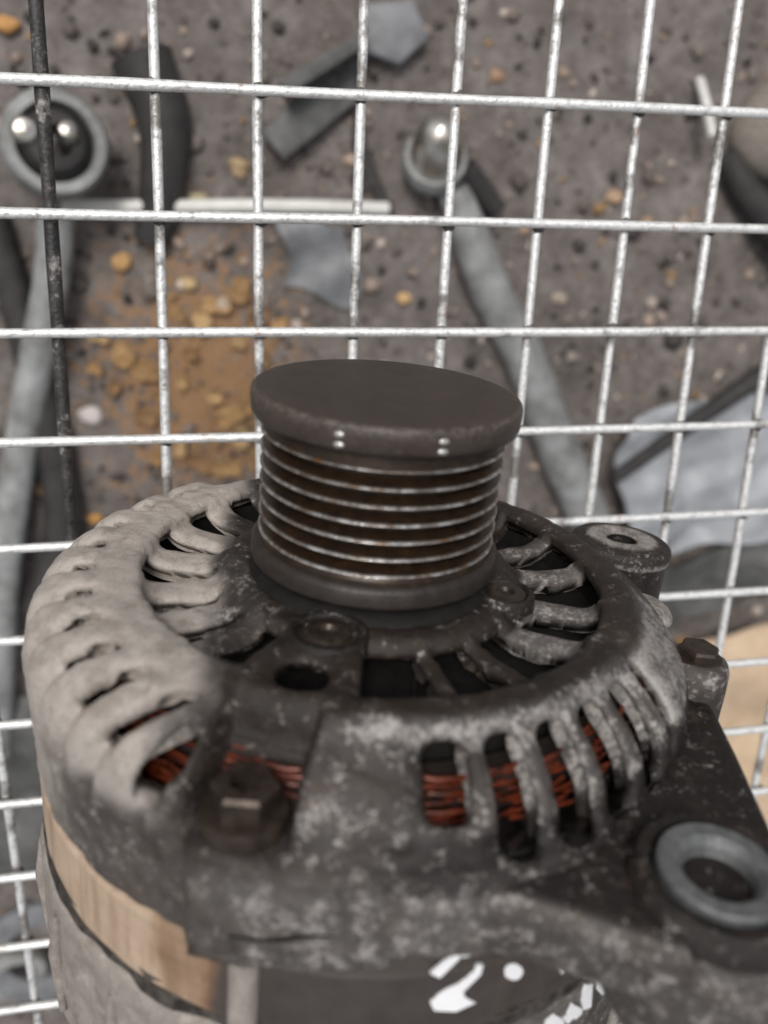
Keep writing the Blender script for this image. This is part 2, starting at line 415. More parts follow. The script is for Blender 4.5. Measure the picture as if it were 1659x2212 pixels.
LEAVES = [(70, -114, 17), (86, -104, 15), (60, -126, 13), (97, -122, 14), (7, -148, 16), (22, -158, 17), (-8, -136, 12), (33, -142, 11), (77, -190, 18), (92, -180, 17), (84, -205, 15), (57, -224, 17), (74, -228, 18), (95, -222, 18), (42, -212, 12), (0, -170, 11), (112, -128, 12), (100, -150, 11), (45, -165, 10), (20, -190, 13), (44, -120, 10), (104, -168, 15), (66, -176, 11), (52, -146, 9), (30, -176, 9), (-12, -158, 9), (84, -138, 10), (66, -206, 10), (92, -200, 12), (26, -220, 9), (10, -206, 8)]
leaf_names = {}
for i, (x, y, r) in enumerate(LEAVES):
    rs = np.random.default_rng(900 + i); a = rs.uniform(0, 6.28); wdt = rs.uniform(.45, .65); q = Wob(900 + i, .25)
    def pf(u, v):
        L = (u - .5) * 2; Wd = (v - .5) * 2 * wdt * math.sqrt(max(0.02, 1 - abs(L) ** 2.2)) * (1 + .2 * math.sin(9 * u + i))
        X, Y = L * r * .62, Wd * r * .75
        return x + X * math.cos(a) - Y * math.sin(a), y + X * math.sin(a) + Y * math.cos(a)
    V, F = sheet(pf, 11, 7, .5, lambda X, Y, u, v: gh(X, Y) + 4.2 + 1.6 * float(q((X, Y, 0))) + 6 * abs(v - .5) ** 1.5)
    base = np.array([(.40, .245, .11), (.33, .195, .085), (.47, .31, .15), (.27, .155, .07)][i % 4]) * rs.uniform(.8, 1.1)
    lab = f'{["ochre", "brown", "pale ochre", "dark brown"][i % 4]} ' + ('large ' if r > 16.5 else 'small ' if r < 10.5 else '') + 'dead leaf ' + place_words(x, y)[0]
    o = tag(obj('dead_leaf', V, F, M['leaf'], attrs={'tint': np.tile(base, (len(V), 1))}), lab, 'leaf', 'dead leaves littering the soil left of the pulley')
    if lab in leaf_names:
        o2, y2 = leaf_names[lab]; hi, lo = (o, o2) if y > y2 else (o2, o); hi['label'] = lab.replace(' dead', ' upper dead'); lo['label'] = lab.replace(' dead', ' lower dead')
    leaf_names[lab] = (o, y)

# ------------------------------------------------------------------ scrap lying on the ground
def spline(P, n):
    P = np.asarray(P, float); t = np.linspace(0, len(P) - 1, n); out = []
    for s_ in t:
        i = min(int(s_), len(P) - 2); f = s_ - i
        p0, p1, p2, p3 = P[max(i - 1, 0)], P[i], P[i + 1], P[min(i + 2, len(P) - 1)]
        out.append(.5 * ((2 * p1) + (-p0 + p2) * f + (2 * p0 - 5 * p1 + 4 * p2 - p3) * f ** 2 + (-p0 + 3 * p1 - 3 * p2 + p3) * f ** 3))
    return np.array(out)

e = tag(empty('shock_absorber', (-22, -23, GZ)), 'grey shock absorber with a shiny ringed eye, lying under the blackened wire at upper left', 'shock absorber')
V, F = tube(spline([(-3, -38, 22), (-10, -80, 20), (-34, -165, 16), (-62, -290, 15), (-80, -420, 15)], 40), 11, 20); obj('tube', V, F, M['tube'], e, autosmooth=40)
ax = frame_of((.25, .10, 1))
V, F = lathe([(21, -14), (27, -14), (29, -11), (29, 12), (27, 15), (22, 15), (21, 12), (21, -14)], 56, (3, 0, 42), ax); ring = obj('eye_ring', V, F, M['tube'], e, autosmooth=35)
V, F = lathe([(9, -16), (21, -13), (21, 8), (15, 17), (9, 18), (9, -16)], 48, (3, 0, 42), ax); obj('bushing', V, F, M['rubber'], e, autosmooth=35)
V, F = lathe([(.01, 24), (5.5, 23), (8, 19), (8.6, 12), (8.6, -18), (.01, -18)], 32, (-12, 4, 42), frame_of((.2, .1, 1))); obj('centre_sleeve', V, F, M['chrome'], e, autosmooth=35)
V, F = lathe([(.01, 15), (4, 14), (6, 9), (6.2, -10), (.01, -10)], 32, (12, 4, 50), frame_of((.2, .3, 1))); obj('chrome_stud', V, F, M['chrome'], e, autosmooth=35)

e = tag(empty('strut', (212, -18, GZ)), 'grey tubular strut with a chromed domed head, bent away behind the pulley to the right', 'strut')
V, F = tube(spline([(14, -18, 20), (26, -40, 18), (49, -86, 15), (78, -132, 14), (110, -199, 14), (141, -256, 14), (170, -330, 14), (190, -420, 14)], 50), np.concatenate([np.linspace(10, 14, 12), np.linspace(14, 18, 38)]), 22)
obj('tube', V, F, M['tube'], e, autosmooth=40)
V, F = lathe([(.01, 36), (7, 34.5), (13, 29), (16, 20), (17, 8), (17, -12), (.01, -12)], 40, (0, 0, 26), frame_of((-.15, .5, 1))); obj('domed_head', V, F, M['chrome'], e, autosmooth=40)
V, F = lathe([(17.2, 3), (20, 3), (21, 0), (21, -9), (19, -12), (17.2, -12)], 40, (0, 0, 26), frame_of((-.15, .5, 1))); obj('collar', V, F, M['tube'], e, autosmooth=40)
V, F = tube([(22, -4, 20), (34, -16, 16), (48, -30, 12)], 8, 12); obj('rubber_sleeve', V, F, M['rubber'], e, autosmooth=40)

def ground_box(poly, h, z=None):
    P = np.array(poly, float); zz = GZ + 3 if z is None else z
    return prism(P, zz, zz + h, 1.2)
def ccw(P):
    P = np.array(P, float); a = np.sum(P[:, 0] * np.roll(P[:, 1], -1) - np.roll(P[:, 0], -1) * P[:, 1])
    return P if a > 0 else P[::-1]
def dens(P, n=5):
    P = np.array(P, float); return np.array([P[i] + (P[(i + 1) % len(P)] - P[i]) * t for i in range(len(P)) for t in np.linspace(0, 1, n, endpoint=False)])
e = tag(empty('steel_bracket', (130, 10, GZ)), 'dark grey angled steel bracket lying on the soil at top centre behind the mesh', 'bracket')
def lp(P, c): return dens(ccw([(x - c[0], y - c[1]) for x, y in P]))
V, F = prism(lp([(102, -8), (116, -22), (162, 14), (162, 40), (128, 22)], (130, 10)), 4, 12, 1); obj('plate', V, F, M['tin'], e, autosmooth=40)
V, F = prism(lp([(112, 20), (165, 52), (162, 41), (116, 12)], (130, 10)), 12, 34, 1); obj('upright_flange', V, F, M['tin'], e, autosmooth=40)
V, F = prism(lp([(162, 12), (174, -20), (190, -52), (180, -54), (160, -10)], (130, 10)), 3, 10, 1); obj('bent_arm', V, F, M['rubber'], e, autosmooth=40)
V, F = ground_box(lp([(165, 42), (188, 36), (206, 52), (196, 72), (166, 68)], (0, 0)), 16)
tag(obj('plastic_offcut', V, F, M['blue'], autosmooth=40), 'blue-grey plastic offcut lying beside the angled steel bracket at top centre', 'plastic scrap')
q = Wob(31, .09)
V, F = sheet(lambda u, v: (114 + 48 * u + 6 * math.sin(5 * v), -108 + 52 * v + 7 * math.sin(4 * u + 1)), 26, 26, 1.0, lambda x, y, u, v: GZ + 10 + 5 * float(q((x, y, 0))))
tag(obj('rag', V, F, M['blue'], autosmooth=80), 'crumpled blue-grey rag on the soil just above the pulley', 'rag')
V, F = tube(spline([(-22, -55, GZ + 12), (40, -53, GZ + 14), (110, -50, GZ + 13), (185, -49, GZ + 10)], 20), 4.2, 12)
tag(obj('thin_rod', V, F, M['pale'], autosmooth=50), 'thin pale painted rod lying level just above the second horizontal wire', 'rod')
V, F = tube([(401, 42, GZ + 6), (402, 25, GZ + 18), (404, 4, GZ + 28)], 3.2, 8)
tag(obj('splinter', V, F, M['pale'], autosmooth=60), 'short pale splinter standing up near the upper right corner', 'splinter')
V, F = tube(spline([(30, 32, GZ + 10), (42, -5, GZ + 12), (38, -45, GZ + 10), (30, -75, GZ + 8)], 24), np.linspace(19, 11, 24), 14)  # dark tube added in place of a soft shadow
tag(obj('shadow_tube', V, F, M['rubber'], autosmooth=60), 'short black tube added as the dark shadow beside the ringed shock absorber eye', 'shadow form')
V, F = tube(spline([(-66, -60, GZ + 9), (-50, -150, GZ + 8), (-40, -260, GZ + 8), (-60, -330, GZ + 8)], 24), np.linspace(10, 15, 24), 14)
tag(obj('black_pipe', V, F, M['rubber'], autosmooth=60), 'black pipe lying alongside the grey shock absorber tube at far left', 'pipe')
q1 = Wob(41, .05); q2 = Wob(42, .12)
V, F = sheet(lambda u, v: (376 + 235 * u + 8 * math.sin(6 * v), -325 + 135 * v + 65 * u - 30 * u * v + 6 * math.sin(7 * u)), 50, 40, 1.2,
             lambda x, y, u, v: GZ + 18 + 9 * float(q1((x, y, 0))) + 3 * float(q2((x, y, 0))))
tag(obj('plastic_sheet', V, F, M['film'], autosmooth=80), 'crumpled grey plastic sheet on the soil at the right edge above the cardboard', 'plastic sheet')
V, F = tube(spline([(365, -236, GZ + 26), (420, -192, GZ + 32), (478, -150, GZ + 34), (560, -95, GZ + 30)], 24), np.linspace(5, 9, 24), 12)
tag(obj('rubber_strip', V, F, M['rubber'], autosmooth=60), 'black rubber strip running diagonally along the top of the grey plastic sheet', 'rubber strip')
q3 = Wob(43, .028); q4 = Wob(44, .08)
V, F = sheet(lambda u, v: (448 + 250 * u - 40 * v * 0 + 40 * (1 - v) + 8 * math.sin(5 * v), -640 + 250 * v + 40 * u + 7 * math.sin(6 * u)), 50, 50, 5,
             lambda x, y, u, v: GZ + 26 + 10 * float(q3((x, y, 0))) + 2.5 * float(q4((x, y, 0))))
tag(obj('cardboard', V, F, M['card'], autosmooth=80), 'crumpled tan cardboard on the soil at right, beyond the alternator bolt boss', 'cardboard')
V, F = sheet(lambda u, v: (400 + 170 * u, -385 + 60 * v + 55 * u), 30, 20, 3, lambda x, y, u, v: GZ + 16 + 6 * float(q4((x, y, 0))))
tag(obj('steel_scrap', V, F, M['tin'], autosmooth=80), 'dark bent sheet steel between the grey plastic sheet and the cardboard', 'scrap')
V, F = blob(38, 71, 3, (1, .8, .5), .3); tag(obj('field_stone', V + np.array([474, 18, GZ + 12]), F, M['stone'], attrs={'tint': np.tile((.24, .21, .18), (len(V), 1))}), 'large brown stone at the upper right corner behind the mesh', 'stone')
V, F = tube(spline([(425, -5, GZ + 12), (452, -35, GZ + 14), (500, -75, GZ + 14)], 16), np.linspace(8, 14, 16), 12)
tag(obj('rubber_belt', V, F, M['rubber'], autosmooth=60), 'black rubber belt end below the large stone at upper right', 'belt')
V, F = lathe([(17, -4), (20, -5), (25, -4), (26, 0), (25, 4), (20, 5), (17, 4), (17, -4)], 48, (-112, -657, GZ + 16), frame_of((.3, -.2, 1)))
tag(obj('steel_ring', V, F, M['bright'], autosmooth=40), 'shiny steel ring on the soil at the bottom left corner', 'ring')
V, F = lathe([(26, -3), (36, -5), (46, -3), (46, 3), (36, 5), (26, 3), (26, -3)], 48, (-92, -640, GZ + 12), frame_of((.1, .1, 1)))
tag(obj('plastic_ring', V, F, M['blue'], autosmooth=40), 'blue-grey plastic ring around the shiny ring at the bottom left', 'ring')
V, F = sheet(lambda u, v: (-190 + 150 * u, -560 + 160 * v), 24, 24, 2, lambda x, y, u, v: GZ + 14 + 6 * float(q4((x, y, 0))))
tag(obj('metal_sheet', V, F, M['tin'], autosmooth=80), 'dark bent sheet of metal below the mesh at lower left', 'scrap')

# ------------------------------------------------------------------ wire mesh
e_mesh = tag(empty('wire_mesh', (0, 0, 0)), 'welded galvanised wire mesh panel carrying the alternator above the soil', 'wire mesh')
WR = 1.42
ROWY = {0: .2, 1: -1.043, 2: -2.21, 3: -3.325, 4: -4.44, 5: -5.58, 6: -6.66, 7: -7.72, 8: -8.79, 9: -9.85, 10: -10.91, 11: -11.93, 12: -13.0, 13: -14.07, 14: -15.14, 15: -16.2, -1: 1.3}
COLX = {1: (1.10, .98), 2: (2.09, 1.99), 3: (3.06, 3.0), 4: (4.05, 3.98), 5: (5.01, 4.96), 6: (6.0, 5.95), 7: (6.98, 6.95), 8: (7.97, 8.0), 9: (8.89, 9.03)}
for j in sorted(ROWY):
    q = Wob(200 + j, .02, 4); q2_ = Wob(250 + j, .09, 4); path = []
    for x in np.linspace(-3.5, 14, 110):
        y = ROWY[j] + .0125 * (x - 4.5) - (.0022 * max(0, 4.5 - x) ** 2 if j == 1 else 0)
        path.append((x * CELL, y * CELL + .25 * float(q((x * CELL, 0, 0))), .18 * float(q((x * CELL, 9, 0)))))
    rad = WR * (1 + .05 * q2_(np.array(path)))
    V, F = tube(path, rad, 10); obj('wire', V, F, M['wire'], e_mesh, autosmooth=60)
for i in range(-3, 14):
    a, c = COLX.get(i, (i + (.05 if i < 1 else -.04), i - (.02 if i < 1 else -.03))); q = Wob(300 + i, .02, 4); q2_ = Wob(350 + i, .09, 4); path = []
    for y in np.linspace(1.4, -16.4, 110):
        t = min(1.15, (y + .4) / -4.9); x = a + (c - a) * t
        path.append((x * CELL + .25 * float(q((0, y * CELL, 0))), y * CELL, -2.55 + .18 * float(q((9, y * CELL, 0)))))
    rad = WR * 1.0 * (1 + .05 * q2_(np.array(path))) * (1.3 if i == 1 else 1)
    V, F = tube(path, rad, 10); o = obj('wire', V, F, M['dark_wire' if i == 1 else 'grimy_wire'], e_mesh, autosmooth=60)
    if i == 1: o['label'] = 'blackened wire with pale chips, leftmost upright of the mesh'

# welds where the wires cross; the crossing shadows are put into their dark colour
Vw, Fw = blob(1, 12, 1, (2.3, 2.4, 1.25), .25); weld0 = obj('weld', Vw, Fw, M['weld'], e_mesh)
first = True
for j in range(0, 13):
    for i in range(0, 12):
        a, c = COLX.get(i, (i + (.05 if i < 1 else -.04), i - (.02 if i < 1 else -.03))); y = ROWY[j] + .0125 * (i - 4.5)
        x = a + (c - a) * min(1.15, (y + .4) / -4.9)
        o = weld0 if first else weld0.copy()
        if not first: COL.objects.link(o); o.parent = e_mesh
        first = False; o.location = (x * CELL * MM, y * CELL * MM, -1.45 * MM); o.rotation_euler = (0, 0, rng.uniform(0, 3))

# ------------------------------------------------------------------ alternator
# local frame: z along the shaft (pulley end up, cap face at 0), -y towards the viewer
A = np.array([[0.9819649, 0.18481805, 0.03983981], [-0.05282648, 0.06588231, 0.99642806], [0.18153316, -0.98056199, 0.07445739]])
CAPC = np.array([.81, 24.48, -164.72])
T = RC.T @ CAPC + CAM
ALT = empty('alternator')
mw = np.eye(4); mw[:3, :3] = A; mw[:3, 3] = T * MM
ALT.matrix_world = Matrix(mw.tolist())
tag(ALT, 'dirty car alternator with a black capped ribbed pulley, lying on the wire mesh', 'alternator')
D2 = math.radians
def pol(r, deg, z): return (r * math.cos(D2(deg)), r * math.sin(D2(deg)), z)
def sstep(x, a, b):
    t = np.clip((np.asarray(x, float) - a) / (b - a), 0, 1); return t * t * (3 - 2 * t)

# --- front housing: one cast sheet with windows, hole, slots and bolt recess
PROF = [(6, -40), (25, -40), (26.5, -38.8), (31, -38.8), (32.5, -40.2), (34.5, -41.6), (44.5, -41.6), (46.8, -41.2), (47.8, -38.8), (48.6, -38.1), (54, -38.0), (55.2, -38.5), (57, -40.3),
        (60.2, -42.6), (64, -45.5), (67, -49.2), (68.6, -53.2), (69.1, -57), (69.2, -61), (69.2, -74.5), (68.6, -76), (65, -76.6)]
PROFB = [(6, -40), (25, -40), (26.5, -38.8), (31, -38.8), (32.5, -40.2), (34.5, -41.6), (44.5, -41.6), (46.8, -41.2), (47.8, -38.8), (48.6, -38.1), (52.0, -38.3), (53.6, -39.8), (54.4, -43.5),
         (55.0, -45.5), (56.4, -46.3), (57.6, -52.0), (64, -53.2), (69.6, -53.8), (70.8, -56), (70.8, -73.5), (70, -75.4), (65, -76.6)]
PROFC = PROF[:11] + [(55.5, -38.2), (58, -38.6), (61, -39.3), (64.5, -40.7), (67.4, -43.2), (69.4, -47.2), (69.9, -52), (69.6, -58)] + PROF[19:]
def resample(P, n, seg):
    P = np.array(P, float); out = []
    for (a, c_), m in zip(zip(P[:-1], P[1:]), seg):
        for t in np.linspace(0, 1, m, endpoint=False): out.append(a + (c_ - a) * t)
    out.append(P[-1]); return np.array(out)
segn = [max(2, int(np.ceil(np.linalg.norm(np.subtract(q, p)) / .85))) for p, q in zip(PROF[:-1], PROF[1:])]
segn[0] = 6
pa, pb, pc = resample(PROF, 0, segn), resample(PROFB, 0, segn), resample(PROFC, 0, segn)
def smooth(P, it=3):
    P = P.copy()
    for _ in range(it): P[1:-1] = P[1:-1] * .5 + (P[:-2] + P[2:]) * .25
    return P
pa, pb, pc = smooth(pa), smooth(pb), smooth(pc)
def leftw(phi): return np.maximum(1 - sstep(phi, -117, -111), sstep(phi, 128, 140))
NS, NPH = len(pa), 600
PH = np.degrees(np.linspace(0, 2 * np.pi, NPH, endpoint=False)) - 180     # -180..180
def angd(a, b): return (a - b + 180) % 360 - 180
RECESS = -105.8
RIBS = [(176.5, 4.3), (-164, 4.2), (-148, 4.1), (-132.5, 3.2), (159.5, 4.2), (143, 3.8), (-71.5, 1.8), (-53, 2.0), (-32, 3.0), (-11, 2.7), (12, 2.7), (30, 2.4), (48, 2), (112, 2), (127, 3)]
# shoulder slots: angle at the top, turn towards the bottom (deg), half width, bottom z
SLOTS = [(-78.0, -.5, 3.6, -46.8), (-68.0, -.5, 3.6, -53.5), (-58.3, -.8, 3.5, -54.5), (-48.8, -1.2, 3.4, -55), (-39.2, -1.5, 3.2, -55), (-30.2, -2, 2.0, -54)] + \
        [(a, 0, 2.6, -53) for a in (22, 33, 44, 55, 95, 106, 117)]
# left side: angle at the mouth, turn, mouth end, slit start and end (run down the shoulder, mm)
LSLOTS = [(-170, -4, 2.8, 0, 0), (-159.5, -4, 2.9, 0, 0), (-149, -5, 3.0, 0, 4), (-139, -5.5, 3.0, 0, 6.5), (-129.3, -6.5, 2.8, 0, 8.5), (-119.2, -8.5, 2.6, 0, 9.5), (-112.2, -6.0, -1, 3.2, 12.5),
          (179.5, -4, 2.8, 0, 0), (169, -4, 2.8, 0, 0), (158.5, -4, 2.8, 0, 0), (148, -4, 2.8, 0, 0)]
def lrun(r, z): return (r - 57.6) * .6 + np.maximum(0, -z - 40) * .4
def boxd(dx, dy, hx, hy, r):
    qx, qy = np.abs(dx) - hx + r, np.abs(dy) - hy + r
    return -(np.minimum(np.maximum(qx, qy), 0) + np.hypot(np.maximum(qx, 0), np.maximum(qy, 0)) - r)   # >0 inside
def opening(phi, r, z):
    """>0 inside an opening, mm"""
    d = np.full(np.shape(phi), -9.0)
    # windows between hub and ring
    wd = np.minimum(r - 33.2, 47.3 - r)
    for c0, hw in ((-105, 13.5), (75, 14)):
        wd = np.minimum(wd, (np.abs(angd(phi, c0)) - hw) * D2(1) * r)
    for c0, hw in RIBS:
        wd = np.minimum(wd, np.abs(angd(phi, c0 + (r - 40) * (.25 if -40 < c0 < -20 else 0))) * D2(1) * r - hw)
    # screw boss bites into the window at the right
    xx, yy = r * np.cos(np.radians(phi)), r * np.sin(np.radians(phi))
    bx, by, _ = pol(29.3, -19, 0); wd = np.minimum(wd, np.hypot(xx - bx, yy - by) - 6.2)
    d = np.maximum(d, np.where(z > -44.5, wd, -9))
    hx_, hy_, _ = pol(44.4, -104.6, 0)
    d = np.maximum(d, np.where(z > -44.5, 4.5 - np.hypot(xx - hx_, yy - hy_), -9))
    # shoulder slots, measured along the profile by z-ish length
    for c0, tw, hw, zb in SLOTS:
        t = np.clip((r - 57.5) * .5 + (-z - 41.0) * .5, -6, 30)       # runs down the shoulder from the slot top
        tb = (69 - 57.5) * .5 + (-zb - 41.0) * .5
        u = angd(phi, c0 + tw * t / 11) * D2(1) * r
        bx_ = boxd(u, (t - tb / 2) * 1.35, hw, tb * .675 + .6, min(hw - .1, 2.6))
        d = np.maximum(d, np.where((z > -62) & (r > 55), bx_, -9))
    t = lrun(r, z)
    for c0, tw, m1, s0, s1 in LSLOTS:
        u = angd(phi, c0 + tw * t / 11) * D2(1) * r
        o = np.full_like(u, -9.0)
        if m1 > 0: o = boxd(u, (t - m1 / 2) * 1.5, 1.9, m1 * .75 + .2, 1.4)
        if s1 > s0: o = np.maximum(o, np.minimum((1.05 if m1 > 0 else 2.6) - np.abs(u), np.minimum(t - s0, s1 - t) * 1.4))
        o = np.minimum(o, np.abs(angd(phi, RECESS)) * D2(1) * r - 9.6)
        d = np.maximum(d, np.where((z > -62) & (r > 55.5), o, -9))
    return d
S_ID = np.arange(NS)
def surf(phi, s):
    """phi in degrees and fractional profile index -> point"""
    s = np.clip(s, 0, NS - 1); i = np.minimum(s.astype(int), NS - 2); f = (s - i)[..., None]
    A_ = pa[i] * (1 - f) + pa[i + 1] * f; B_ = pb[i] * (1 - f) + pb[i + 1] * f
    lw = leftw(phi)[..., None]; A_ = A_ * (1 - lw) + lw * (pc[i] * (1 - f) + pc[i + 1] * f)
    dx = np.abs(angd(phi, RECESS)) * D2(1) * A_[..., 0]
    wgt = (1 - sstep(dx, 7.0, 8.6))[..., None]
    R = A_ * (1 - wgt) + B_ * wgt
    r, z = R[..., 0], R[..., 1]
    # the two solid sectors between the windows are level with the ring
    sol = np.maximum(1 - sstep(np.abs(angd(phi, -105)), 12.8, 14.2), 1 - sstep(np.abs(angd(phi, 75)), 13, 15)) * sstep(r, 30.5, 31.5) * (1 - sstep(r, 48, 49))
    z = np.where(sol > 0, z * (1 - sol) + np.maximum(z, -38.6) * sol, z)
    # mounting flange stands proud of the skirt from below the front bolt round to the arm
    fl = sstep(phi, -111.6, -110.4) * (1 - sstep(phi, -62, -50)) * sstep(-z, 53.4, 54.8)
    r = r + fl * (72.6 - 69.2) * (r > 64.9) * np.clip(1 - (r - 69.2) * .62, 0.5, 1)
    low = np.interp(phi, [-111, -104, -97, -90, -82, -70, -60], [-75.6, -74.6, -73.0, -71.4, -69.4, -70.6, -71.5])
    z = np.where(z < -54, z * (1 - fl) + fl * (-54 + (z + 54) * (low + 54) / (-76 + 54)), z)
    return r, z
PHg, Sg = np.meshgrid(PH, S_ID.astype(float), indexing='ij')
Rg, Zg = surf(PHg, Sg)
Dg = opening(PHg, Rg, Zg)
dphi = 360 / NPH
nb = lambda a, i: np.roll(a, -i, 0)
fc = (Dg[:, :-1] + nb(Dg, 1)[:, :-1] + Dg[:, 1:] + nb(Dg, 1)[:, 1:]) / 4
keep = fc < 0
used = np.zeros_like(Dg, bool); hole = np.zeros_like(Dg, bool)
for di in (0, 1):
    for dj in (0, 1):
        kk = np.roll(keep, di, 0)
        used[:, dj:NS - 1 + dj] |= kk; hole[:, dj:NS - 1 + dj] |= ~kk
edge = used & hole
# slide the rim vertices on to the zero line of the opening
P_, S_ = PHg.copy(), Sg.copy()
for _ in range(4):
    r0, z0 = surf(P_, S_); d0 = opening(P_, r0, z0)
    r1, z1 = surf(P_ + .1, S_); gp = (opening(P_ + .1, r1, z1) - d0) / .1
    r2, z2 = surf(P_, S_ + .1); gs = (opening(P_, r2, z2) - d0) / .1
    # metric scaling: mm per unit
    mp_, ms_ = np.maximum(r0, 5) * D2(1), .8
    gpm, gsm = gp / mp_, gs / ms_; g2 = gpm ** 2 + gsm ** 2 + .05
    stp = np.clip(-d0, -.9, .9) / g2
    P_ = np.where(edge, P_ + np.clip(stp * gpm / mp_, -dphi * .7, dphi * .7), P_)
    S_ = np.where(edge, np.clip(S_ + np.clip(stp * gsm / ms_, -.7, .7), 0, NS - 1), S_)
Rf, Zf = surf(P_, S_); Df = opening(P_, Rf, Zf)
# rounded rims: sink towards the inside near an opening
drdz = np.stack([np.gradient(Rf, axis=1), np.gradient(Zf, axis=1)], -1); drdz /= np.linalg.norm(drdz, axis=-1, keepdims=True) + 1e-9
nr, nz = -drdz[..., 1], drdz[..., 0]
cast_n = Wob(61, .35, 9); cast_f = Wob(62, 1.3, 11)
XYZ = np.stack([Rf * np.cos(np.radians(P_)), Rf * np.sin(np.radians(P_)), Zf], -1)
fin = ((Rf > 34) & (Rf < 47) & (Zf > -44.5))
rim = np.where(fin, np.exp(-np.maximum(-Df, 0) / 1.1) * np.where(np.abs(P_ + 25) < 70, .8, 1.5), np.where(leftw(P_) > .5, np.exp(-np.maximum(-Df, 0) / .8) * .8, np.exp(-np.maximum(-Df, 0) / 1.3) * 1.5))
lump = (.14 * cast_n(XYZ) + .07 * cast_f(XYZ)) * np.where((Rf > 57) & (np.abs(angd(P_, -45)) < 36), .45, 1 + .5 * leftw(P_))
rough_zone = (sstep(P_, -101, -97) * (1 - sstep(P_, -60, -45))) * sstep(Rf, 54, 57)
lump = lump * (1 + 1.6 * rough_zone)
groove = np.zeros_like(Rf); tt = lrun(Rf, Zf)
lz = sstep(Rf, 57.5, 60.5) * (1 - sstep(-Zf, 56, 63))
for c0, tw, m1, s0, s1 in LSLOTS:
    u = angd(P_, c0 + tw * tt / 11) * D2(1) * Rf
    groove = np.maximum(groove, np.exp(-(u / 1.7) ** 2))
lump = lump + leftw(P_) * lz * (.5 - 1.9 * groove)
off = -rim + lump
XYZ[..., 0] += np.cos(np.radians(P_)) * nr * off; XYZ[..., 1] += np.sin(np.radians(P_)) * nr * off; XYZ[..., 2] += nz * off
# tone: bare on the left, soaked with oil right of a slanting line, grey on the skirt
big = Wob(63, .11, 9)
x_ = XYZ[..., 0]; n_ = big(XYZ)
clean = 1 - sstep(x_ + 2.2 * n_ + .10 * XYZ[..., 1], -35, -27)
tone_face = .15 + .85 * clean
ph_ = P_ + 3 * n_
tone_sh = np.where(ph_ < 0, .19 + .76 * (1 - sstep(ph_, -123, -112)), .16 + .8 * sstep(ph_, 120, 140))
tone_sk = np.where(ph_ < 0, .32 + .56 * (1 - sstep(ph_, -152, -128)), .2 + .7 * sstep(ph_, 120, 140)) - .26 * sstep(ph_, -62, -48) * (1 - sstep(ph_, 60, 120))
wsh = sstep(Rf, 54.5, 57); wsk = sstep(-Zf, 52, 58)
tone = tone_face * (1 - wsh) + tone_sh * wsh * (1 - wsk) + tone_sk * wsh * wsk
tone = tone - .42 * sstep(ph_, -88, -76) * (1 - sstep(ph_, 10, 20)) * sstep(-Zf, 49, 52) * (1 - sstep(-Zf, 55.5, 57.5))
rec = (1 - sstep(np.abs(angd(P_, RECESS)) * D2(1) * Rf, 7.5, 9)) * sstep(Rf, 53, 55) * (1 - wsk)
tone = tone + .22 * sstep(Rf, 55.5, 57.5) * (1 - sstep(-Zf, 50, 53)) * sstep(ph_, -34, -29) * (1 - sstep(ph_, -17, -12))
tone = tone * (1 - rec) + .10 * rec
wear_sheen = .62 * np.exp(-((Rf - 56.2) / 1.6) ** 2) * sstep(ph_, -100, -92) * (1 - sstep(ph_, -38, -25))
wear_sheen += .62 * np.exp(-np.maximum(-Df, 0) / 1.5) * sstep(Rf, 56, 58) * sstep(ph_, -78, -72) * (1 - sstep(ph_, 0, 10))  # slot-edge wear, with the shiny rib highlights painted along
wear_sheen += .16 * rough_zone * (1 - sstep(P_, -86, -80)) * (1 - wsk) + .5 * np.exp(-((P_ + 80) / 5) ** 2 - ((Zf + 49.5) / 2.0) ** 2) + .35 * np.exp(-((P_ + 94) / 4) ** 2 - ((Zf + 48) / 2.5) ** 2)
wear_sheen += .5 * sstep(Rf, 56.5, 58) * (1 - sstep(Rf, 67, 69)) * sstep(ph_, -36, -30) * (1 - sstep(ph_, -2, 4))
wear_sheen *= 1 - .9 * sstep(-Zf, 49, 52) * sstep(ph_, -86, -80)
wear_sheen += .3 * wsk * sstep(ph_, -110, -100) * (1 - sstep(ph_, -66, -55))
wear_sheen += .15 * sstep(ph_, -190, -180) * (1 - sstep(ph_, -125, -115)) * (x_ < -20)
wear_sheen += .3 * (Rf > 34) * (Rf < 47) * sstep(ph_, -46, -40) * (1 - sstep(ph_, 20, 45))
tone = tone + .26 * (Rf > 34) * (Rf < 47.2) * sstep(ph_, -46, -40) * (1 - sstep(ph_, 20, 45))  # lit faces of the right-hand fins painted lighter, here and above
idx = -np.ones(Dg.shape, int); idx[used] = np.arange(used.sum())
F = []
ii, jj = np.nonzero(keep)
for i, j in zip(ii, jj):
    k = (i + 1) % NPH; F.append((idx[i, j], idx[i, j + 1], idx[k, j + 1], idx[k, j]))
fh = obj('front_housing', XYZ[used], F, M['cast'], ALT, True, {'tone': tone[used], 'wear_sheen': wear_sheen[used]})
vg = fh.vertex_groups.new(name='wall_thickness')
nearrec = (1 - sstep(np.abs(angd(P_, RECESS)), 9.5, 12.5)) * sstep(Rf, 38, 40)
wt = np.where(nearrec > 0, 1 - .82 * nearrec, 1.0)[used]
for wv_ in np.unique(np.round(wt, 2)):
    vg.add([int(k_) for k_ in np.nonzero(np.round(wt, 2) == wv_)[0]], float(wv_), 'REPLACE')
sm = fh.modifiers.new('wall', 'SOLIDIFY'); sm.vertex_group = 'wall_thickness'; sm.thickness_vertex_group = 0.0; sm.thickness = 5.0 * MM; sm.offset = -1; sm.use_even_offset = False; sm.use_rim = True

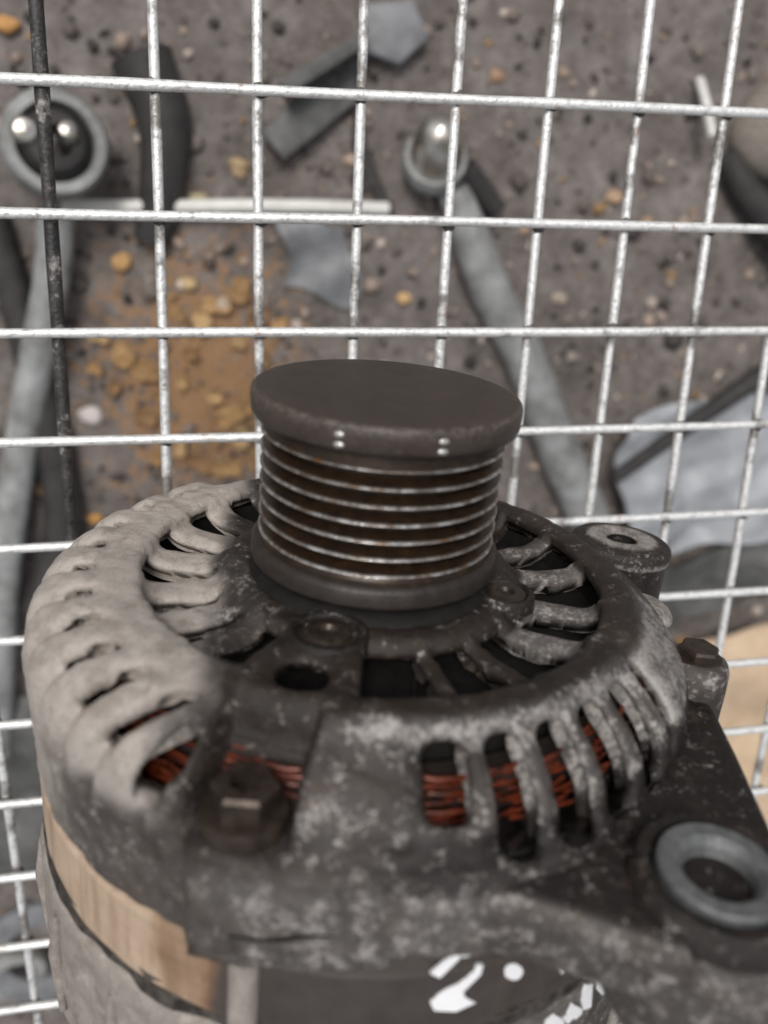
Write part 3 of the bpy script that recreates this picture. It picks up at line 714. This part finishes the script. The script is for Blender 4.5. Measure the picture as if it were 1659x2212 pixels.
# hub screw bosses with countersunk heads
for rr, dg in ((31, -104.5), (29, -19), (31, 75)):
    c = pol(rr, dg, 0)
    t = 0.02 if dg != 160 else .5
    V, F = lathe(np.array([(5.4, -40.9), (5.5, -38.6), (5.9, -38.0), (6.8, -37.8), (7.4, -38.2), (7.8, -40.9)]) * ((.82, 1) if dg == -19 else (1, 1)), 40, (c[0], c[1], 0))
    o = obj('screw_boss', V, F, M['cast'], fh, True, {'tone': np.full(len(V), t), 'wear_sheen': np.zeros(len(V))}, 50)
    b = MB(); V, F = lathe([(1.4, -39.2), (2.0, -38.0), (3.6, -37.85), (4.3, -38.2), (4.6, -39.2), (4.7, -41)], 32, (c[0], c[1], 0)); b.add(V, F)
    V, F = lathe([(.01, -39.8), (1.5, -39.7), (1.5, -38.9)], 6, (c[0], c[1], 0)); b.add(V, F)
    b.obj('screw_head', M['bolt'], fh)
# hub collar below the pulley
V, F = lathe([(17, -34), (20, -36.2), (23.5, -37.2), (26, -38.6), (27, -41)], 72); obj('bearing_collar', V, F, M['black'], ALT, autosmooth=40)

# flanged bolt in the recess
bc = pol(64.2, RECESS - .2, 0)
hexbolt(bc, 7.0, 5.4, -46.2, -50.8, -53.6).obj('flange_bolt', M['bolt'], ALT, auto=30)

pth = [pol(72.65, a, z) for a, z in ((-105, -68.2), (-102, -67.6), (-99, -66.6), (-97, -65.6), (-94.5, -64.6), (-92, -64.2))]
V, F = tube(spline(pth, 16), np.concatenate([np.linspace(.12, .4, 8), np.linspace(.4, .12, 8)]), 8); obj('casting_crack', V, F, M['black'], fh, autosmooth=60)
# bracket arm, lug, ear, bolt boss
def arc(c, r, a0, a1, n): return [(c[0] + r * math.cos(D2(a)), c[1] + r * math.sin(D2(a))) for a in np.linspace(a0, a1, n)]
LUG = (54.8, -65.7)
pts = arc((0, 0), 66.5, -78, -80, 2)
outline = [(4, -67.5), (13, -69.0), (24, -70.6), (33, -73.4), (43, -77.0)] + arc(LUG, 13.6, -115, 8, 18) + [(69.8, -50), (71.4, -34), (72.4, -20), (71.5, -10), (67, -3)] + arc((0, 0), 66.2, -6, -84, 14)
outline = dens(outline, 3)
V, F = prism(outline, -69.5, -56.2, 2.2)
nv = np.array(V); n2 = big(nv)
tn = np.where(nv[:, 2] > -57.0, .02, .34 + .06 * n2) - .22 * sstep(nv[:, 0], 64, 69)
bb = bmesh.new()
o = obj('bracket_arm', V, F, M['cast'], ALT, True, {'tone': tn, 'wear_sheen': .25 * (nv[:, 2] < -57)}, 40)
V, F = lathe([(10.0, -55.0), (10.6, -53.9), (12.2, -53.8), (13.6, -55.2), (14.2, -57.6), (14.2, -58.4), (14.2, -66), (14.2, -78), (13, -80), (6, -80)], 56, (*LUG, 0))
nv = np.array(V); tn = np.where(nv[:, 2] > -58.0, .03, .34 + .06 * big(nv))
lug = obj('lug', V, F, M['cast'], ALT, True, {'tone': tn, 'wear_sheen': .22 * (nv[:, 2] < -58.2)}, 40)
V, F = lathe([(5.3, -76), (5.3, -55.0), (5.7, -54.0), (6.5, -53.2), (6.8, -53.0), (9.2, -53.0), (9.5, -53.35), (9.6, -56)], 56, (*LUG, 0)); obj('bushing', V, F, M['bush'], lug, autosmooth=22)
V, F = lathe([(.01, -77), (5.25, -77), (5.28, -59)], 32, (*LUG, 0)); obj('bore_shade', V, F, M['black'], lug)  # black lining painted as the shade deep in the bore
# web between the arm and the slots, below the lug at the right
V, F = prism(dens([(70, -22), (71.5, -10), (68, 4), (60, 10), (56, 0), (58, -18)], 3), -76, -58.5, 2); obj('side_web', V, F, M['cast'], ALT, True, {'tone': np.full(len(V), .14), 'wear_sheen': np.full(len(V), .0)}, 40)
EAR = (66, 39)
prof = [(3.4, -46.5), (3.6, -44.9), (4.6, -44.2), (7.3, -44.1), (8.6, -44.6), (10.4, -44.8), (11.2, -45.5), (11.5, -46.8), (11.4, -48.6), (10.9, -49.4), (10.9, -62), (11.6, -76), (11.6, -82)]
V, F = lathe(prof, 56, (*EAR, 0)); nv = np.array(V); rr = np.hypot(nv[:, 0] - EAR[0], nv[:, 1] - EAR[1])
V = [((x - EAR[0]) * 1.16 + EAR[0], y, z - .05 * (x - EAR[0])) for x, y, z in V]
ear = obj('ear', V, F, M['cast'], ALT, True, {'tone': np.where((rr < 8.2) & (nv[:, 2] > -46), .55, .09), 'wear_sheen': np.where((rr < 7.8) & (nv[:, 2] > -46), .55, .05) + .5 * (np.abs(nv[:, 2] + 48.6) < .5)}, 40)
V, F = lathe([(.01, -49), (3.5, -49), (3.5, -45)], 24, (*EAR, 0)); obj('threaded_hole', V, F, M['black'], ear)
V, F = prism(dens([(60, 20), (76, 34), (77, 44), (66, 50), (50, 48), (50, 30)], 4), -80, -50.5, 1.5); obj('ear_web', V, F, M['cast'], ALT, True, {'tone': np.full(len(V), .14), 'wear_sheen': np.zeros(len(V))}, 40)
V, F = prism(dens([(58, 8), (69.5, 8), (76.5, 36), (66, 40), (52, 34)], 5), -84, -57, 2); obj('side_web', V, F, M['cast'], ALT, True, {'tone': np.full(len(V), .14), 'wear_sheen': np.zeros(len(V))}, 40)
BOSS = (70.2, -11)
V, F = lathe([(.01, -49.2), (4.6, -49.2), (5.8, -49.9), (6.4, -51.5), (6.6, -56), (6.9, -78)], 40, (*BOSS, 0)); nv = np.array(V)
boss = obj('bolt_boss', V, F, M['cast'], ALT, True, {'tone': np.full(len(V), .24), 'wear_sheen': np.where(nv[:, 2] > -53, .25, .1)}, 45)
hexbolt((BOSS[0] - .3, BOSS[1] + .6), 5.2, 4.2, -47.0, -49.2, -50.0, False).obj('boss_bolt', M['bolt'], boss, auto=30)
# small worn rib pads between ring and boss
for a_, r_ in ((2, 62.5),):
    c = pol(r_, a_, 0)
    Vb, Fb = blob(1, 77, 3, (4.6, 6.6, 2.6), .18); Vb = Vb @ np.array([[math.cos(D2(a_)), math.sin(D2(a_)), 0], [-math.sin(D2(a_)), math.cos(D2(a_)), 0], [0, 0, 1]]) + np.array([c[0], c[1], -46.5])
    obj('worn_pad', Vb, Fb, M['cast'], fh, True, {'tone': np.full(len(Vb), .6), 'wear_sheen': np.full(len(Vb), .5)})

# --- stator band, through bolt, rear housing
zs = np.concatenate([[-72, -76.6], np.linspace(-76.8, -90.6, 24), [-91.2, -91.4]]); rr = np.full(len(zs), 69.0); rr[2:-2] += .06 * np.where(np.arange(len(zs) - 4) % 2, 1, -1); rr[0] = 64; rr[-1] = 64; rr[1] = 68.6
V, F = lathe(np.c_[rr, zs], 300); V = np.array(V); ph = np.degrees(np.arctan2(V[:, 1], V[:, 0])); n3 = big(V)
pw = ph + 1.5 * n3
tone_s = np.where(ph < 0, .92 - .30 * sstep(pw, -118, -115.5) - .38 * sstep(pw, -110, -107.5) - .09 * sstep(pw, -104, -100), .85 * sstep(ph, 120, 150) + .12)
V[:, :2] *= (1 + .0012 * cast_n(V))[:, None]
st = obj('stator_core', V, F, M['stator'], ALT, True, {'tone': tone_s}, 50)
V, F = tube([pol(69.6, -103.6, -75), pol(69.6, -103.6, -84), pol(69.6, -103.6, -95)], 2.5, 20); V = np.array(V)
obj('through_bolt', V, F, M['cast'], ALT, True, {'tone': np.full(len(V), .78), 'wear_sheen': np.full(len(V), .1)}, 50)
# grimy joint between stator and rear housing
V, F = lathe([(66, -89.2), (69.0, -89.8), (68.6, -91), (68.9, -92.2), (69.2, -93.4), (69.0, -94.6), (66, -95.2)], 540); V = np.array(V); V[:, :2] *= (1 + .006 * np.clip(Wob(81, .42, 9)(V), -.9, 1.4))[:, None]
obj('joint_grime', V, F, M['grime'], ALT, autosmooth=60)
RP = [(64, -93.2), (68.4, -93.4), (69.7, -94.4), (70.0, -96), (70.0, -112), (69.8, -128), (69.0, -134), (66, -139), (58, -142), (30, -143), (.01, -143)]
V, F = lathe(smooth(resample(RP, 0, [4, 3, 3, 14, 14, 6, 5, 6, 10, 4]), 2), 260); V = np.array(V); ph = np.degrees(np.arctan2(V[:, 1], V[:, 0])); n3 = big(V)
V[:, :2] *= (1 + .004 * cast_n(V) + .0018 * cast_f(V))[:, None]
tone_r = np.where(ph < 0, .42 + .36 * (1 - sstep(ph + 3 * n3, -112, -96)) - .16 * sstep(ph, -52, -46), .3 + .5 * sstep(ph, 100, 130))
rear = obj('rear_housing', V, F, M['cast'], ALT, True, {'tone': tone_r, 'wear_sheen': np.full(len(V), .12)})
for a0 in range(0, 360, 18):       # cast ribs round the rear housing
    if -125 < angd(a0, 0) < -40: continue
    V, F = tube([pol(70.0, a0, -100), pol(70.6, a0, -110), pol(70.2, a0, -126)], [.8, 1.6, .8], 10)
    obj('cast_rib', V, F, M['cast'], rear, True, {'tone': np.full(len(V), .75), 'wear_sheen': np.full(len(V), .1)}, 60)

# --- inside: rotor and copper winding
V, F = lathe([(8, -48.5), (30, -48.5), (50, -48.5), (51, -48), (51, -44.2), (52, -44.2), (52, -74)], 96); rot = obj('rotor', V, F, M['black'], ALT, autosmooth=40)
for kk in range(14):
    a0 = kk * 360 / 14 + 5
    P = [pol(30, a0, 0), pol(38, a0 - 4, 0), pol(47, a0 - 12, 0)]
    V = []
    for (x, y, _), th in zip(P, (.9, .9, .9)):
        V += [(x, y, -49), (x, y, -47.0)]
    V2 = [(x * 1.0 + .9 * math.sin(D2(a0)), y - .9 * math.cos(D2(a0)), z) for x, y, z in V]
    Fq = []
    for q_ in (0, 2):
        Fq += [(q_, q_ + 2, q_ + 3, q_ + 1), (6 + q_, 6 + q_ + 1, 6 + q_ + 3, 6 + q_ + 2), (q_ + 1, q_ + 3, 6 + q_ + 3, 6 + q_ + 1)]
    obj('fan_blade', V + V2, Fq, M['black'], rot, False)
V, F = lathe([(54, -47.4), (57.2, -48), (58.2, -50), (58.5, -76)], 120); wnd = obj('winding', V, F, M['coil_dark'], ALT, autosmooth=50)
for row in range(19):
    z_ = -47.2 - 1.0 * row; r_ = 58.6 + 3.4 * (1 - math.exp(-row / 6.0)); b = MB()
    for kk in range(40):
        a0 = kk * 9 + row * 3.7 + rng.uniform(-.8, .8); L = rng.uniform(6.4, 9.5); dz = rng.uniform(-.22, .22); dr = rng.uniform(-2.2, .3)
        path = [pol(r_ + dr - (.5 if t in (0, 4) else 0), a0 + L * t / 4, z_ + dz * (t / 2 - 1)) for t in range(5)]
        V, F = tube(path, rng.uniform(.42, .55), 6); b.add(V, F)
    b.obj('copper_turn', M['copper'], wnd, auto=70)

# --- pulley with dust cap
prof = [(18, -5), (23.6, -5.2), (23.7, -6.8)]; wr = [0, 0, 0]
ridges = [-8.9 - 3.45 * kk for kk in range(7)]
for kk, z in enumerate(ridges):
    prof += [(24.0, z + .5), (24.5, z + .22), (24.65, z), (24.5, z - .24), (24.0, z - .52)]; wr += [.0, .5, 1, .5, .0]
    if kk < 6: prof += [(21.8, z - 1.5), (21.8, z - 1.9)]; wr += [0, 0]
prof += [(24.4, -30.8), (24.4, -31.6), (20, -31.8)]; wr += [0] * 3
V, F = lathe(prof, 160); wv = np.tile(wr, 160)
V = np.array(V); V[:, :2] *= (1 + .0006 * cast_f(V))[:, None]
pul = obj('pulley', V, F, M['pulley'], ALT, True, {'wear_sheen': wv}, 40)
V, F = lathe([(20, -31.2), (24.9, -31.3), (25.6, -31.9), (26.0, -32.6), (26.05, -35.2), (25.3, -36.1), (18, -36.4)], 120); obj('flange', V, F, M['flange'], pul, autosmooth=40)
cap_prof = [(.01, .15), (10, .12), (20, .02), (25.4, -.08), (26.2, -.22), (26.65, -.55), (26.88, -1.1), (26.9, -2.4), (26.75, -4.6), (26.4, -5.3), (25.6, -5.6), (22, -5.6)]
V, F = lathe(cap_prof, 160); cap = obj('dust_cap', V, F, M['cap'], pul, True, {'wear_sheen': np.tile([0, 0, 0, .1, .6, 1, .7, .2, .1, .6, .3, 0], 160)}, 50)
def cyl_angle(deg, z, w, h, r, name):
    b = MB()
    for zz in (z + h * .55, z - h * .55):
        c = np.array(pol(r, deg, zz)); Vb, Fb = blob(1, 5, 2, (.45, w, h * .38), .05)
        a = D2(deg); Vb = Vb @ np.array([[math.cos(a), math.sin(a), 0], [-math.sin(a), math.cos(a), 0], [0, 0, 1]]) + c; b.add(Vb, Fb)
    return b.obj(name, M['bright'], pul, auto=60)
for dg, z in ((-108, -3.3), (-68.6, -3.3)):  # rim clips, their highlights built as bright bumps
    cyl_angle(dg, z, 1.1, 1.7, 26.7, 'clip_glint')
cyl_angle(52, -1.6, 1.2, 1.2, 26.6, 'clip_glint')

# --- paint-pen marks, thin strokes lying on the curved steel
MARKS = [(69.05, [(-79.2, -76.3), (-77.8, -77.6), (-75.4, -73.8), (-75.8, -72.2), (-76.4, -72.6)]), (69.05, [(-75.3, -73.6), (-74.2, -73.8), (-72.6, -72.7), (-74.1, -71.7), (-75.3, -71.0), (-75.9, -71.5)]), (69.05, [(-73.1, -77.7), (-74.7, -79.5), (-77.2, -80.9), (-78.6, -83.0), (-77.9, -85.0), (-74.7, -86.2), (-71.9, -85.1), (-73.6, -83.3), (-74.1, -81.8), (-71.9, -78.6), (-71.8, -76.5), (-72.7, -76.2)]), (69.05, [(-65.3, -80.1), (-65.9, -79.2), (-66.6, -78.4), (-67.3, -78.1), (-67.9, -78.2), (-68.2, -78.7), (-68.2, -79.5), (-68.0, -80.5), (-67.4, -81.4), (-66.7, -82.1), (-66.0, -82.5), (-65.4, -82.5), (-65.1, -82.0), (-65.0, -81.1)]), (69.05, [(-57.1, -86.8), (-56.5, -86.9), (-57.3, -85.5), (-58.3, -84.7)]), (70.05, [(-47.5, -98.0), (-45.0, -102.0), (-43.5, -102.8), (-47.1, -95.5), (-48.6, -94.3)]), (70.05, [(-51.7, -96.7), (-50.2, -100.8), (-48.0, -102.2), (-49.5, -94.6), (-51.5, -93.0)]), (70.05, [(-54.7, -97.8), (-52.0, -101.6), (-50.7, -101.3), (-50.7, -100.1), (-54.1, -95.5)]), (70.05, [(-53.9, -101.1), (-52.7, -100.6), (-54.0, -98.4), (-55.6, -97.8)]), (70.05, [(-59.1, -96.1), (-59.2, -98.1), (-54.2, -102.4), (-55.2, -98.8), (-57.6, -95.5)])]
def bend(poly, r, th=.18):
    """outline of (angle, z) laid on the cylinder of radius r"""
    bm = bmesh.new(); vs = [bm.verts.new((a * D2(1) * r, z, 0)) for a, z in poly]
    f = bm.faces.new(vs); bm.normal_update(); bmesh.ops.triangulate(bm, faces=[f])
    bmesh.ops.subdivide_edges(bm, edges=bm.edges[:], cuts=2, use_grid_fill=True)
    bm.verts.index_update()
    P2 = [(v.co.x / (D2(1) * r), v.co.y) for v in bm.verts]; F2 = [[v.index for v in f.verts] for f in bm.faces]
    bd = [[v.index for v in e.verts] for e in bm.edges if e.is_boundary]; bm.free()
    n = len(P2); V = [pol(r + th, a, z) for a, z in P2] + [pol(r - .3, a, z) for a, z in P2]
    return V, F2 + [(a, b_, n + b_, n + a) for a, b_ in bd]
for r_, poly in MARKS:
    V, F = bend(poly, r_); obj('paint_mark', V, F, M['paint'], ALT, autosmooth=30)
